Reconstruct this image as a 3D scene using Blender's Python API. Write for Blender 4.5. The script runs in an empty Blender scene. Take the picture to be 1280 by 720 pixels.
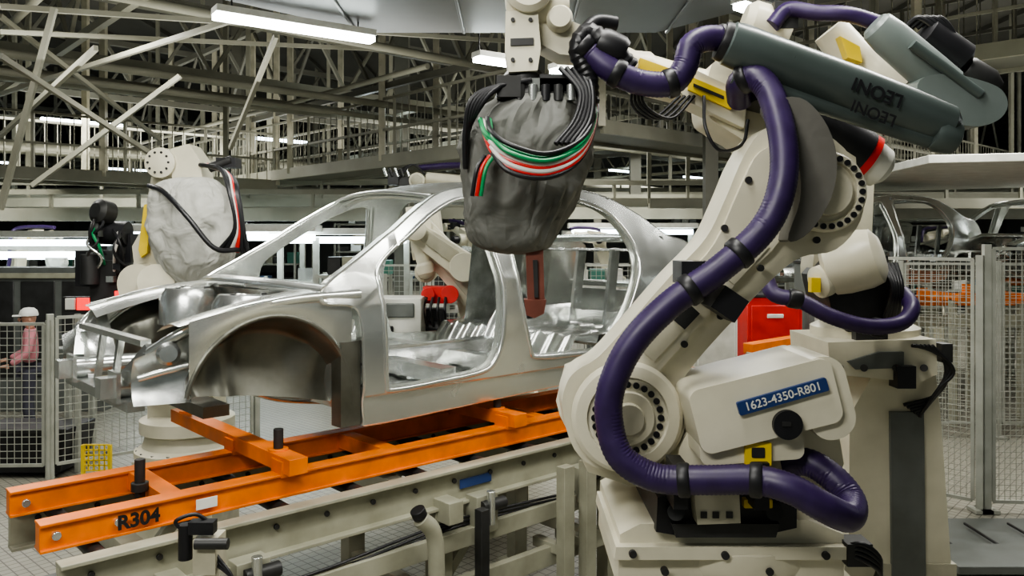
import bpy, bmesh, math, random
from mathutils import Vector as V, Matrix, noise
random.seed(7)
H=2.5; F=1000.0
CA,SA=0.738,0.674            # line direction of the plant (A axis) in world XY
TH=math.atan2(SA,CA)
def pt(u,v,d):               # image pixel and chosen depth -> world
    return V(((u-640)/F*d, d, H-(v-300)/F*d))
def AB(a,b,z):               # plant grid -> world
    return V((CA*a-SA*b, SA*a+CA*b, z))
# ------------------------------------------------------------------ materials
MATS={}
def mat(name,col,metal=0.0,rough=0.5,var=0.18,nscale=6.0,bump=0.0,emit=0.0,ecol=None,bscale=None,bdist=.01,distort=0):
    if name in MATS: return MATS[name]
    m=bpy.data.materials.new(name); m.use_nodes=True
    nt=m.node_tree; p=nt.nodes['Principled BSDF']
    tc=nt.nodes.new('ShaderNodeTexCoord'); n=nt.nodes.new('ShaderNodeTexNoise')
    n.inputs['Scale'].default_value=nscale; n.inputs['Detail'].default_value=6
    nt.links.new(tc.outputs['Object'],n.inputs['Vector'])
    r=nt.nodes.new('ShaderNodeValToRGB')
    c=[x for x in col]
    r.color_ramp.elements[0].position=0.3; r.color_ramp.elements[1].position=0.7
    r.color_ramp.elements[0].color=(c[0]*(1-var),c[1]*(1-var),c[2]*(1-var*1.15),1)
    r.color_ramp.elements[1].color=(min(1,c[0]*(1+var*.5)),min(1,c[1]*(1+var*.5)),min(1,c[2]*(1+var*.5)),1)
    nt.links.new(n.outputs['Fac'],r.inputs['Fac']); nt.links.new(r.outputs['Color'],p.inputs['Base Color'])
    mr=nt.nodes.new('ShaderNodeMapRange'); mr.inputs['To Min'].default_value=max(.03,rough-.1); mr.inputs['To Max'].default_value=min(1,rough+.12)
    nt.links.new(n.outputs['Fac'],mr.inputs['Value']); nt.links.new(mr.outputs['Result'],p.inputs['Roughness'])
    p.inputs['Metallic'].default_value=metal
    if bump>0:
        n2=nt.nodes.new('ShaderNodeTexNoise'); n2.inputs['Scale'].default_value=bscale or nscale*3
        n2.inputs['Distortion'].default_value=distort; n2.inputs['Detail'].default_value=2.5
        nt.links.new(tc.outputs['Object'],n2.inputs['Vector'])
        bp=nt.nodes.new('ShaderNodeBump'); bp.inputs['Strength'].default_value=bump; bp.inputs['Distance'].default_value=bdist
        nt.links.new(n2.outputs['Fac'],bp.inputs['Height']); nt.links.new(bp.outputs['Normal'],p.inputs['Normal'])
    if emit>0:
        e=ecol or col
        p.inputs['Emission Color'].default_value=(e[0],e[1],e[2],1); p.inputs['Emission Strength'].default_value=emit
    MATS[name]=m; return m
CREAM=mat('cream_paint',(.67,.635,.50),0,.34,.13,4)
CREAM2=mat('cream_paint_worn',(.50,.475,.37),0,.45,.28,5)
BEIGE=mat('beige_frame_paint',(.36,.355,.275),0,.42,.25,5)
BLACK=mat('black_rubber',(.012,.012,.014),0,.42)
DARK=mat('dark_metal',(.05,.05,.05),.5,.45,.3)
PURPLE=mat('purple_hose',(.032,.016,.072),0,.42,.2,20)
GREYT=mat('grey_tube_paint',(.075,.095,.09),.1,.32,.15,5)
GREYL=mat('light_grey_tube_paint',(.16,.19,.18),.1,.35,.12,5)
BAGM=mat('grey_fabric',(.12,.122,.11),0,.62,.28,9,.8,0,None,6,.05,.8)
BAGL=mat('light_grey_fabric',(.46,.46,.42),0,.68,.15,9,.8,0,None,5,.06,.8)
COVM=mat('rubber_dust_cover',(.14,.135,.12),0,.6,.2,6,.2,0,None,9,.02,.3)
STEEL=mat('galvanised_steel',(.72,.74,.71),.88,.22,.10,3,.02)
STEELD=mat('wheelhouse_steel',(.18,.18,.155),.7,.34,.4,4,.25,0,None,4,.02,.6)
STEELI=mat('inner_pressed_steel',(.60,.62,.61),.88,.22,.28,7,.15,0,None,6,.015,.3)
ORANGE=mat('orange_paint',(.82,.19,.008),0,.36,.25,7)
YELLOW=mat('yellow_label',(.8,.58,.03),0,.45)
BLUEL=mat('blue_label',(.02,.05,.17),0,.4)
WHITE=mat('white_paint',(.72,.72,.66),0,.4)
RED=mat('red_paint',(.6,.02,.015),0,.35)
GREEN=mat('green_cable',(.015,.25,.09),0,.4)
WHITEC=mat('white_cable',(.65,.62,.58),0,.4)
COPPER=mat('copper_brown',(.20,.07,.05),.3,.45,.3)
TRUSS=mat('truss_paint',(.27,.265,.21),0,.55,.3,1)
TRUSSD=mat('truss_dark',(.15,.148,.12),0,.6,.3,1)
FENCE=mat('fence_grey',(.44,.45,.40),.2,.5)
GREYP=mat('grey_panel',(.14,.15,.14),.1,.45,.2)
DUCT=mat('duct_sheet',(.18,.19,.195),.6,.38,.3,1)
LAMP=mat('fluorescent_tube',(1,1,1),0,.5,0,5,0,22,(.93,1,.97))
LAMPW=mat('fluorescent_dim',(1,1,1),0,.5,0,5,0,10,(.80,.94,1))
REDL=mat('red_signal',(.8,.02,.02),0,.5,0,5,0,1.6,(1,.03,.03))
BLUEB=mat('blue_bin',(.03,.12,.30),0,.5)
GREENB=mat('green_bin',(.05,.2,.15),0,.5)
CEILM=mat('ceiling_deck',(.07,.068,.055),0,.8,.3,.6)
WALLM=mat('wall_paint',(.26,.27,.25),0,.7,.2,.7)
# ------------------------------------------------------------------ builder
def catmull(P,n=6,closed=False):
    P=[V(p) for p in P]; out=[]; N=len(P)
    rng=range(N) if closed else range(N-1)
    for i in rng:
        if closed: a,b,c,d=P[(i-1)%N],P[i],P[(i+1)%N],P[(i+2)%N]
        else:
            b,c=P[i],P[i+1]; a=P[i-1] if i>0 else b*2-c; d=P[i+2] if i+2<N else c*2-b
        for k in range(n):
            t=k/n
            out.append(.5*((2*b)+(c-a)*t+(2*a-5*b+4*c-d)*t*t+(3*b-a-3*c+d)*t**3))
    if not closed: out.append(P[-1].copy())
    return out
class B:
    def __init__(s,name,M=None):
        s.name=name; s.bm=bmesh.new(); s.mats=[]; s.M=M or Matrix.Identity(4)
    def mi(s,m):
        if m not in s.mats: s.mats.append(m)
        return s.mats.index(m)
    def vs(s,cos): return [s.bm.verts.new(s.M@V(c)) for c in cos]
    def face(s,vv,m):
        try: f=s.bm.faces.new(vv); f.material_index=s.mi(m); f.smooth=True; return f
        except ValueError: return None
    def box(s,c,size,m,R=None):
        x,y,z=[k/2 for k in size]; c=V(c)
        co=[V((i*x,j*y,k*z)) for i in(-1,1) for j in(-1,1) for k in(-1,1)]
        if R is not None: co=[R@q for q in co]
        v=s.vs([c+q for q in co])
        for f in((0,1,3,2),(4,6,7,5),(0,4,5,1),(2,3,7,6),(0,2,6,4),(1,5,7,3)): s.face([v[i] for i in f],m)
    def beam(s,p1,p2,w,h,m,up=(0,0,1)):
        p1,p2=V(p1),V(p2); d=(p2-p1); L=d.length
        if L<1e-6: return
        d.normalize(); up=V(up)
        if abs(d.dot(up))>.98: up=V((0,1,0)) if abs(d.y)<.9 else V((1,0,0))
        sx=d.cross(up).normalized(); uz=sx.cross(d).normalized()
        R=Matrix((d,sx,uz)).transposed()
        s.box((p1+p2)/2,(L,w,h),m,R)
    def rings(s,C,m,cap=True,closed=False):
        R=[s.vs(c) for c in C]; n=len(R[0])
        N=len(R)
        for i in range(N if closed else N-1):
            a,b=R[i],R[(i+1)%N]
            for k in range(n): s.face([a[k],a[(k+1)%n],b[(k+1)%n],b[k]],m)
        if cap and not closed:
            s.face(R[0][::-1],m); s.face(R[-1],m)
    def frame(s,d):
        d=d.normalized(); a=V((0,0,1)) if abs(d.z)<.9 else V((1,0,0))
        x=d.cross(a).normalized(); return x,d.cross(x).normalized()
    def lathe(s,p,axis,prof,m,seg=28):
        p=V(p); ax=V(axis).normalized(); x,y=s.frame(ax)
        s.rings([[p+ax*h+(x*math.cos(2*math.pi*k/seg)+y*math.sin(2*math.pi*k/seg))*r for k in range(seg)] for r,h in prof],m)
    def cyl(s,p1,p2,r,m,r2=None,seg=24):
        p1,p2=V(p1),V(p2); L=(p2-p1).length
        s.lathe(p1,p2-p1,[(r,0),(r if r2 is None else r2,L)],m,seg)
    def tube(s,P,r,m,seg=12,n=6,rib=0,step=.012,closed=False,smooth=True):
        Q=catmull(P,n,closed) if smooth else [V(p) for p in P]
        if rib:
            S=[0]
            for i in range(1,len(Q)): S.append(S[-1]+(Q[i]-Q[i-1]).length)
            L=S[-1]; k=max(4,int(L/step)); out=[]; j=0
            for i in range(k+1):
                t=L*i/k
                while j<len(S)-2 and S[j+1]<t: j+=1
                f=(t-S[j])/max(1e-9,S[j+1]-S[j]); out.append(Q[j].lerp(Q[j+1],min(1,f)))
            Q=out
        N=len(Q); T=[]
        for i in range(N):
            if closed: T.append((Q[(i+1)%N]-Q[i-1]).normalized())
            else: T.append((Q[min(i+1,N-1)]-Q[max(i-1,0)]).normalized())
        x,_=s.frame(T[0]); C=[]
        for i in range(N):
            x=(x-T[i]*x.dot(T[i])).normalized(); y=T[i].cross(x)
            rr=r(i/(N-1)) if callable(r) else r
            if rib: rr=rr*(1+(rib if i%2 else -rib))
            C.append([Q[i]+(x*math.cos(2*math.pi*k/seg)+y*math.sin(2*math.pi*k/seg))*rr for k in range(seg)])
        s.rings(C,m,True,closed)
    def prism(s,P,Q,m):      # P front loop, Q back loop
        a=s.vs(P); b=s.vs(Q); n=len(a)
        s.face(a,m); s.face(b[::-1],m)
        for i in range(n): s.face([a[i],b[i],b[(i+1)%n],a[(i+1)%n]],m)
    def slab(s,uv,d0,d1,m,ref=None):   # outline in image pixels, placed at depth d0, extruded parallel to Y to d1
        P=[pt(u,v,ref or d0) for u,v in uv]
        A=[V((p.x,d0,p.z)) for p in P]; Bk=[V((p.x,d1,p.z)) for p in P]
        s.prism(A,Bk,m)
    def sphere(s,c,r,m,sc=(1,1,1),seg=20,rg=12):
        C=[]
        for i in range(rg+1):
            a=-math.pi/2+math.pi*(i+.02)/(rg+.04)
            C.append([V(c)+V((r*sc[0]*math.cos(a)*math.cos(2*math.pi*k/seg),r*sc[1]*math.cos(a)*math.sin(2*math.pi*k/seg),r*sc[2]*math.sin(a))) for k in range(seg)])
        s.rings(C,m)
    def done(s,bevel=0,parent=None,ang=35,seg=2,loc=None):
        bm=s.bm; bmesh.ops.recalc_face_normals(bm,faces=bm.faces[:])
        me=bpy.data.meshes.new(s.name); bm.to_mesh(me); bm.free()
        for m in s.mats: me.materials.append(m)
        me.set_sharp_from_angle(angle=math.radians(38))
        ob=bpy.data.objects.new(s.name,me); bpy.context.collection.objects.link(ob)
        if bevel:
            md=ob.modifiers.new('bevel','BEVEL'); md.width=bevel; md.segments=seg; md.limit_method='ANGLE'; md.angle_limit=math.radians(ang)
            md.harden_normals=False
        if parent: ob.parent=parent
        return ob
def text(name,body,size,loc,R,m,parent,ext=.001,bold=0.0):
    c=bpy.data.curves.new(name,'FONT'); c.body=body; c.size=size; c.extrude=ext; c.align_x='CENTER'; c.align_y='CENTER'; c.offset=bold
    c.materials.append(m)
    o=bpy.data.objects.new(name,c); bpy.context.collection.objects.link(o)
    o.matrix_world=Matrix.Translation(V(loc))@R.to_4x4(); o.parent=parent
    return o
def Rface(roll=0,yaw=0):
    return Matrix.Rotation(yaw,3,'Z')@Matrix.Rotation(roll,3,'Y')@Matrix.Rotation(math.pi/2,3,'X')
def bolts(b,c,axis,r,n,br,m,a0=0,a1=2*math.pi,h=.012):
    ax=V(axis).normalized(); x,y=b.frame(ax)
    for i in range(n):
        a=a0+(a1-a0)*i/n; p=V(c)+(x*math.cos(a)+y*math.sin(a))*r
        b.cyl(p,p+ax*h,br,m,seg=12)
def hull2(c1,r1,c2,r2,n=14):
    c1,c2=V(c1),V(c2); d=c2-c1; L=d.length; a=math.atan2(d.y,d.x); g=math.acos(max(-1,min(1,(r1-r2)/L)))
    out=[]
    for i in range(n+1):
        t=a+g+(2*math.pi-2*g)*i/n; out.append(c1+V((math.cos(t),math.sin(t)))*r1)
    for i in range(n+1):
        t=a-g+2*g*i/n; out.append(c2+V((math.cos(t),math.sin(t)))*r2)
    return out
def bag(b,prof,m,dep=.72,seg=64,amp=.09,sd=0):
    P=[V((p[0].x,p[0].y,p[0].z)) for p in prof]; Wd=[V((p[1],0,0)) for p in prof]
    Pc=catmull(P,8); Wc=catmull(Wd,8); C=[]; N=len(Pc)
    for i,(p,w) in enumerate(zip(Pc,Wc)):
        ring=[]
        for k in range(seg):
            a=2*math.pi*k/seg
            nz=noise.noise(V((math.cos(a)*2.3+sd,math.sin(a)*2.3,p.z*5)))*amp*1.3
            n2=noise.noise(V((math.cos(a)*4+p.z*2,math.sin(a)*4+sd,p.z*3)))
            n3=noise.noise(V((math.cos(a)*8-p.z*5,math.sin(a)*8+sd,p.z*8)))
            nz+=(.35-abs(n2)*1.8)*amp*.8+(.3-abs(n3)*1.8)*amp*.45
            e=abs(2*i/(N-1)-1)
            nz+=math.sin(a*11+sd)*amp*.45*e**2.5              # gathers at the ties
            rr=w.x*(1+nz)
            ring.append(p+V((math.cos(a)*rr,math.sin(a)*rr*dep,0)))
        C.append(ring)
    b.rings(C,m)

# ------------------------------------------------------------------ room shell
def floor_mat():
    m=bpy.data.materials.new('floor_tiles'); m.use_nodes=True; nt=m.node_tree; p=nt.nodes['Principled BSDF']
    tc=nt.nodes.new('ShaderNodeTexCoord'); mp=nt.nodes.new('ShaderNodeMapping'); mp.inputs['Rotation'].default_value=(0,0,TH)
    br=nt.nodes.new('ShaderNodeTexBrick'); br.offset=0; br.inputs['Scale'].default_value=6; br.inputs['Brick Width'].default_value=.5; br.inputs['Row Height'].default_value=.5
    br.inputs['Color1'].default_value=(.42,.405,.33,1); br.inputs['Color2'].default_value=(.38,.365,.30,1); br.inputs['Mortar'].default_value=(.14,.135,.11,1); br.inputs['Mortar Size'].default_value=.03
    n=nt.nodes.new('ShaderNodeTexNoise'); n.inputs['Scale'].default_value=.8; n.inputs['Detail'].default_value=5
    mx=nt.nodes.new('ShaderNodeMix'); mx.data_type='RGBA'; mx.blend_type='MULTIPLY'; mx.inputs[0].default_value=.4
    nt.links.new(tc.outputs['Object'],mp.inputs['Vector']); nt.links.new(mp.outputs['Vector'],br.inputs['Vector']); nt.links.new(tc.outputs['Object'],n.inputs['Vector'])
    nt.links.new(br.outputs['Color'],mx.inputs[6]); nt.links.new(n.outputs['Fac'],mx.inputs[7]); nt.links.new(mx.outputs[2],p.inputs['Base Color'])
    p.inputs['Roughness'].default_value=.42
    return m
FLM=floor_mat()
b=B('floor'); b.box((0,25,-.05),(110,80,.1),FLM); b.done()
b=B('ceiling'); b.box((0,28,9.05),(110,74,.1),CEILM)
for i in range(60): b.box((-54+i*1.8,28,8.93),(.12,74,.14),CEILM)
b.done()
b=B('wall_back'); b.box((0,62,4.5),(110,.3,9.2),WALLM)
for i in range(30): b.box((-52+i*3.6,61.8,4.5),(.3,.2,9),TRUSSD)
b.done()
b=B('wall_left'); b.box((-50,28,4.5),(.3,70,9.2),WALLM); b.done()
b=B('wall_right'); b.box((50,28,4.5),(.3,70,9.2),WALLM); b.done()

# roof trusses
def truss(b,p0,p1,zb,zt,seg,m,w=.12):
    p0,p1=V(p0),V(p1); d=p1-p0; L=d.length; n=max(2,int(L/seg))
    b.beam((p0.x,p0.y,zb),(p1.x,p1.y,zb),w,w*1.2,m); b.beam((p0.x,p0.y,zt),(p1.x,p1.y,zt),w*1.2,w*1.4,m)
    for i in range(n):
        a=p0+d*(i/n); c=p0+d*((i+.5)/n); e=p0+d*((i+1)/n)
        b.beam((a.x,a.y,zb),(c.x,c.y,zt),w*.6,w*.6,m); b.beam((c.x,c.y,zt),(e.x,e.y,zb),w*.6,w*.6,m)
b=B('roof_truss_assembly')
for k,bb in enumerate([11,15,19,24,30,38]):
    p=AB(-26,bb,0); q=AB(38,bb,0); truss(b,p,q,5.6+.02*k,8.0,2.8,TRUSS if k<2 else TRUSSD,.11)
for k,aa in enumerate([-12,-7,-2,3,8,14,20,27]):
    p=AB(aa,9.2,0); q=AB(aa,46,0); truss(b,p,q,5.25,7.3,3.2,TRUSS if k%2 else TRUSSD,.09)
for (a,c,d0,d1) in [((0,70),(185,190),7.5,10),((0,262),(68,10),8,8),((40,232),(225,95),9.5,9.5),((0,170),(120,60),10,8),((345,45),(288,185),8.6,10),((0,8),(640,52),8.0,11.5),((0,40),(480,62),9,12),((0,118),(300,22),11,8.2),((0,20),(200,175),9,12)]:
    b.beam(pt(*a,d0),pt(*c,d1),.045,.055,TRUSS)
b.done()
b=B('mezzanine_walkway')
def walkway(b,p0,p1,z,wd,m=TRUSS):
    p0,p1=V(p0),V(p1); d=(p1-p0); L=d.length; d.normalize(); s=V((-d.y,d.x,0))
    b.beam((p0.x,p0.y,z),(p1.x,p1.y,z),wd,.1,TRUSSD)
    for sg in(-1,1):
        o=s*sg*wd/2
        b.beam(p0+o+V((0,0,z)),p1+o+V((0,0,z)),.08,.22,m)
        for hh in(.55,1.1): b.beam(p0+o+V((0,0,z+hh)),p1+o+V((0,0,z+hh)),.045,.045,m)
        n=int(L/.22)
        for i in range(n+1):
            q=p0+d*(L*i/n)+o; b.beam(q+V((0,0,z)),q+V((0,0,z+1.1)),.014 if i%7 else .05,.014 if i%7 else .05,m)
        n=int(L/3)
        for i in range(n+1):
            q=p0+d*(L*i/n)+o; b.beam(q+V((0,0,z)),q+V((0,0,8)),.11,.11,CREAM2)
walkway(b,AB(8.5,8.6,0),AB(8.5,26,0),3.9,1.2)
walkway(b,AB(-6,17,0),AB(8,17,0),3.7,1.2)
walkway(b,AB(9.6,9.0,0),AB(30,9.0,0),4.3,1.2)
walkway(b,V((3.6,14.6,0)),V((9.0,9.6,0)),5.1,1.2)
b.done()
b=B('overhead_conveyor_rails')
for (x0,x1,y,z,h) in [(-16,-2.2,15.8,3.0,.25),(-16,4,18.2,3.35,.2),(-18,10,21,3.2,.3),(-20,16,23,3.75,.25),(3,16,17.5,3.3,.22),(-22,22,27,3.4,.4),(-22,22,30,4.3,.3)]:
    b.beam((x0,y,z),(x1,y,z),.2,h,TRUSS); b.beam((x0,y,z+.45),(x1,y,z+.45),.1,.1,TRUSS)
    n=int((x1-x0)/1.6)
    for i in range(n+1):
        x=x0+(x1-x0)*i/n; b.beam((x,y,z),(x,y,z+.45),.06,.06,TRUSS)
        if i%3==0: b.beam((x,y,z+.4),(x,y,9),.09,.09,TRUSS)
b.done()
b=B('service_pipework')
for i,(z,bb,r) in enumerate([(4.9,12,.06),(4.75,12.5,.05),(5.0,14,.12),(4.6,21,.15),(4.3,26,.1),(5.2,9.5,.06)]):
    b.cyl(AB(-25,bb,z),AB(36,bb,z),r,TRUSS,seg=12)
for i in range(7): b.cyl(AB(-8+i*5,9.5,5.05),AB(-8+i*5,44,5.05),.045,TRUSS,seg=12)
b.done()
b=B('extraction_hood')
poly=[(-2.9,6.9),(-1.45,8.35),(1.5,8.35),(2.45,7.2),(2.45,5.4),(-2.9,5.4)]
b.prism([V((x,y,4.66)) for x,y in poly],[V((x,y,4.95)) for x,y in poly],DUCT)
for x in (-1.6,-.5,.6,1.6): b.beam((x,5.4,4.65),(x,8.3,4.65),.03,.03,DUCT)
for x,y in((-2,6.5),(2,6.5),(-1,8),(1,8)): b.cyl((x,y,4.9),(x,y,9),.03,TRUSSD,seg=12)
b.done(.01)

def fixture(name,p0,p1,w=.14,m=LAMP,top=5.6):
    b=B(name); p0,p1=V(p0),V(p1); b.beam(p0+V((0,0,.06)),p1+V((0,0,.06)),w*1.5,.06,WHITE)
    b.beam(p0,p1,w,.05,m)
    for q in(p0.lerp(p1,.1),p0.lerp(p1,.9)): b.cyl(q+V((0,0,.08)),(q.x,q.y,top),.008,DARK,seg=12)
    return b.done()
fixture('fluorescent_light',(-2.66,7.14,4.5),(-1.40,8.02,4.5),.13,LAMP,4.66)
fixture('fluorescent_light',(-.40,8.85,4.5),(-.04,9.1,4.5),.12)
fixture('fluorescent_light',(.48,9.45,4.5),(.75,9.65,4.5),.12)
fixture('fluorescent_light',(1.95,6.9,4.52),(2.3,7.2,4.52),.10,LAMP,4.66)
b=B('fluorescent_light_rows')
for bb in (13,18,23,29,36):
    for i in range(14):
        a=-22+i*4.3; 
        if 1.0<a<6 and bb==13: continue
        b.beam(AB(a,bb,4.9 if bb>13 else 5.1),AB(a+1.5,bb,4.9 if bb>13 else 5.1),.14,.06,LAMPW)
for i in range(9):
    a=14+i*2.5; b.beam(AB(a,-2.5,4.4),AB(a+1.2,-2.5,4.4),.14,.06,LAMP); b.beam(AB(a+4,1.5,4.6),AB(a+5.2,1.5,4.6),.14,.06,LAMP)
    b.beam(AB(a+6,-6,4.4),AB(a+7.2,-6,4.4),.14,.06,LAMP)
b.done()
b=B('inspection_light_tunnel')
for (x0,x1,y,z) in [(-12,-7.6,15,2.45),(-13,-8.2,16.5,2.2),(-6.9,-3.6,14.5,2.55),(-8.4,-4.5,17,2.62),(-4.4,-2.0,15,2.5),(1.5,4.5,20,2.7),(-15,-9,19,2.1)]:
    b.box(((x0+x1)/2,y,z),(x1-x0,.3,.12),LAMPW); b.box(((x0+x1)/2,y,z+.16),(x1-x0+.2,.5,.12),WHITE)
    for x in(x0,x1): b.box((x,y+.2,z/2),(.1,.1,z),FENCE)
b.done()
def area(loc,size,power,col=(1,.985,.93),rot=(0,0,0),sy=None):  # area lights added to light the hall, no fixtures modelled for them
    l=bpy.data.lights.new('lamp','AREA'); l.energy=power; l.color=col; l.shape='RECTANGLE'; l.size=size; l.size_y=sy or .4
    o=bpy.data.objects.new('added_area_light',l); o.location=loc; o.rotation_euler=rot; bpy.context.collection.objects.link(o)
area((-2.2,4.6,4.9),2.6,165,rot=(0,0,TH),sy=.3)
area((0.2,2.6,4.9),2.6,105,rot=(math.radians(10),0,TH),sy=.3)
area((2.6,4.2,5.0),2.6,120,rot=(0,0,TH),sy=.3)
area((-1.8,.0,4.6),2.6,150,rot=(math.radians(38),0,0),sy=.5)
area((1.5,9.5,5.0),3,150,rot=(0,0,TH))
area((-5,8.4,5.0),3,180,rot=(0,0,TH))
area((5.4,9.0,5.0),3,210,rot=(0,0,TH))
area((-9,16,5.0),6,500,rot=(0,0,TH),sy=2); area((2,19,5.0),6,450,rot=(0,0,TH),sy=2); area((13,17,5.0),6,500,rot=(0,0,TH),sy=2); area((0,33,5),12,1000,sy=4)  # added to brighten the far part of the hall
area((-6,20,4.5),14,520,rot=(math.pi,0,0),sy=8)  # uplights from here on, added to brighten trusses and ceiling
area((12,20,4.5),14,380,rot=(math.pi,0,0),sy=8)
area((-3,9,4.3),6,90,rot=(math.pi,0,TH),sy=3)
w=bpy.data.worlds.new('world'); bpy.context.scene.world=w; w.use_nodes=True
w.node_tree.nodes['Background'].inputs[0].default_value=(.55,.60,.57,1); w.node_tree.nodes['Background'].inputs[1].default_value=.30

# ------------------------------------------------------------------ car body
W=1.72
OUT=[(-.02,1.48),(.5,1.49),(1.2,1.51),(1.87,1.53),(2.1,1.56),(2.14,1.62),(2.2,1.80),(2.34,1.93),(2.5,1.97),(2.66,1.93),(2.8,1.80),(2.86,1.62),(2.92,1.58),(3.12,1.64),(3.22,1.85),(3.27,2.15),(3.24,2.42),(3.12,2.49),(2.9,2.52),(2.75,2.57),(2.55,2.68),(2.35,2.77),(2.15,2.835),(1.8,2.87),(1.3,2.88),(.9,2.85),(.63,2.80),(.4,2.68),(.15,2.52),(-.1,2.37),(-.3,2.25),(-.33,2.17),(-.14,2.14),(-.10,2.0),(-.09,1.75),(-.07,1.52)]
FD=[(.05,1.70),(.09,1.66),(.45,1.67),(.74,1.69),(.85,1.75),(.91,1.9),(.94,2.2),(.91,2.5),(.87,2.70),(.84,2.755),(.72,2.755),(.5,2.66),(.25,2.50),(.05,2.35),(.035,2.2),(.04,1.9)]
RD=[(1.15,1.80),(1.21,1.735),(1.5,1.72),(1.82,1.72),(1.94,1.77),(2.05,1.88),(2.18,2.03),(2.31,2.24),(2.36,2.38),(2.32,2.53),(2.2,2.68),(2.05,2.755),(1.8,2.80),(1.3,2.81),(1.14,2.795),(1.09,2.65),(1.07,2.4),(1.08,2.1)]
def wf(t,z):
    w=.035*((z-1.85)/.4)**2 if z<2.3 else .044
    if z>2.25: w+=.24*((z-2.25)/.6)**1.15
    if t>2.5: w+=.13*((t-2.5)/.77)**2
    if t<.2 and z>2.2: w+=0.02
    if z<1.64: w+=.02
    return w
def side_panel(b,far,thk,m,inset=0):
    bm=bmesh.new()
    def loop(P,n=4):
        Q=catmull([V((p[0],p[1],0)) for p in P],n,True); vv=[bm.verts.new((q.x,q.y,0)) for q in Q]
        return [bm.edges.new((vv[i],vv[(i+1)%len(vv)])) for i in range(len(vv))],Q
    E,Q0=loop(OUT); e1,Q1=loop(FD); e2,Q2=loop(RD)
    bmesh.ops.triangle_fill(bm,use_beauty=True,edges=E+e1+e2)
    for z in[1.59,1.635,1.65,1.7,1.85,2.0,2.15,2.25,2.32,2.4,2.5,2.6,2.7,2.78]:
        bmesh.ops.bisect_plane(bm,geom=bm.verts[:]+bm.edges[:]+bm.faces[:],plane_co=(0,z,0),plane_no=(0,1,0))
    for t in[.2,.6,1,1.4,1.8,2.2,2.5,2.7,2.9,3.1]:
        bmesh.ops.bisect_plane(bm,geom=bm.verts[:]+bm.edges[:]+bm.faces[:],plane_co=(t,0,0),plane_no=(1,0,0))
    bm.verts.index_update()
    def tr(t,z,o): 
        w=wf(t,z)+o; return V((t,W-w if far else w,z-1.48))
    fr=[b.bm.verts.new(b.M@tr(v.co.x,v.co.y,0)) for v in bm.verts]; bk=[b.bm.verts.new(b.M@tr(v.co.x,v.co.y,thk)) for v in bm.verts]
    for f in bm.faces:
        b.face([fr[v.index] for v in f.verts],m); b.face([bk[v.index] for v in f.verts][::-1],m)
    for e in bm.edges:
        if len(e.link_faces)==1:
            i,j=e.verts[0].index,e.verts[1].index; b.face([fr[i],fr[j],bk[j],bk[i]],m)
    bm.free()
    for Q,r,o in((Q1,.016,.003),(Q2,.016,.003)):
        b.tube([tr(q.x,q.y,o) for q in Q],r,m,seg=10,smooth=False,closed=True)
        cx=sum(q.x for q in Q)/len(Q); cz=sum(q.y for q in Q)/len(Q); A=[];C=[]
        for q in Q:
            k=.965
            A.append(tr(q.x,q.y,thk*.7)); C.append(tr(cx+(q.x-cx)*k,cz+(q.y-cz)*k,thk*.7))
        va=b.vs(A); vc=b.vs(C)
        for i in range(len(va)): b.face([va[i],va[(i+1)%len(va)],vc[(i+1)%len(va)],vc[i]],m)
    b.tube([tr(q.x,q.y,.012) for q in Q0],.012,m,seg=8,smooth=False,closed=True)
def zroof(t):
    pts=[(.55,2.78),(.63,2.80),(.9,2.85),(1.3,2.88),(1.8,2.87),(2.15,2.835),(2.35,2.77)]
    for i in range(len(pts)-1):
        if t<=pts[i+1][0]:
            a,c=pts[i],pts[i+1]; return a[1]+(c[1]-a[1])*(t-a[0])/(c[0]-a[0])
    return pts[-1][1]
def grid(b,fn,nu,nv,m,thk=.006):
    P=[[b.M@V(fn(i/nu,j/nv)) for j in range(nv+1)] for i in range(nu+1)]
    vv=[[b.bm.verts.new(p) for p in r] for r in P]
    for i in range(nu):
        for j in range(nv): b.face([vv[i][j],vv[i+1][j],vv[i+1][j+1],vv[i][j+1]],m)
def sstep(x): x=max(0,min(1,x)); return x*x*(3-2*x)
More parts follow.
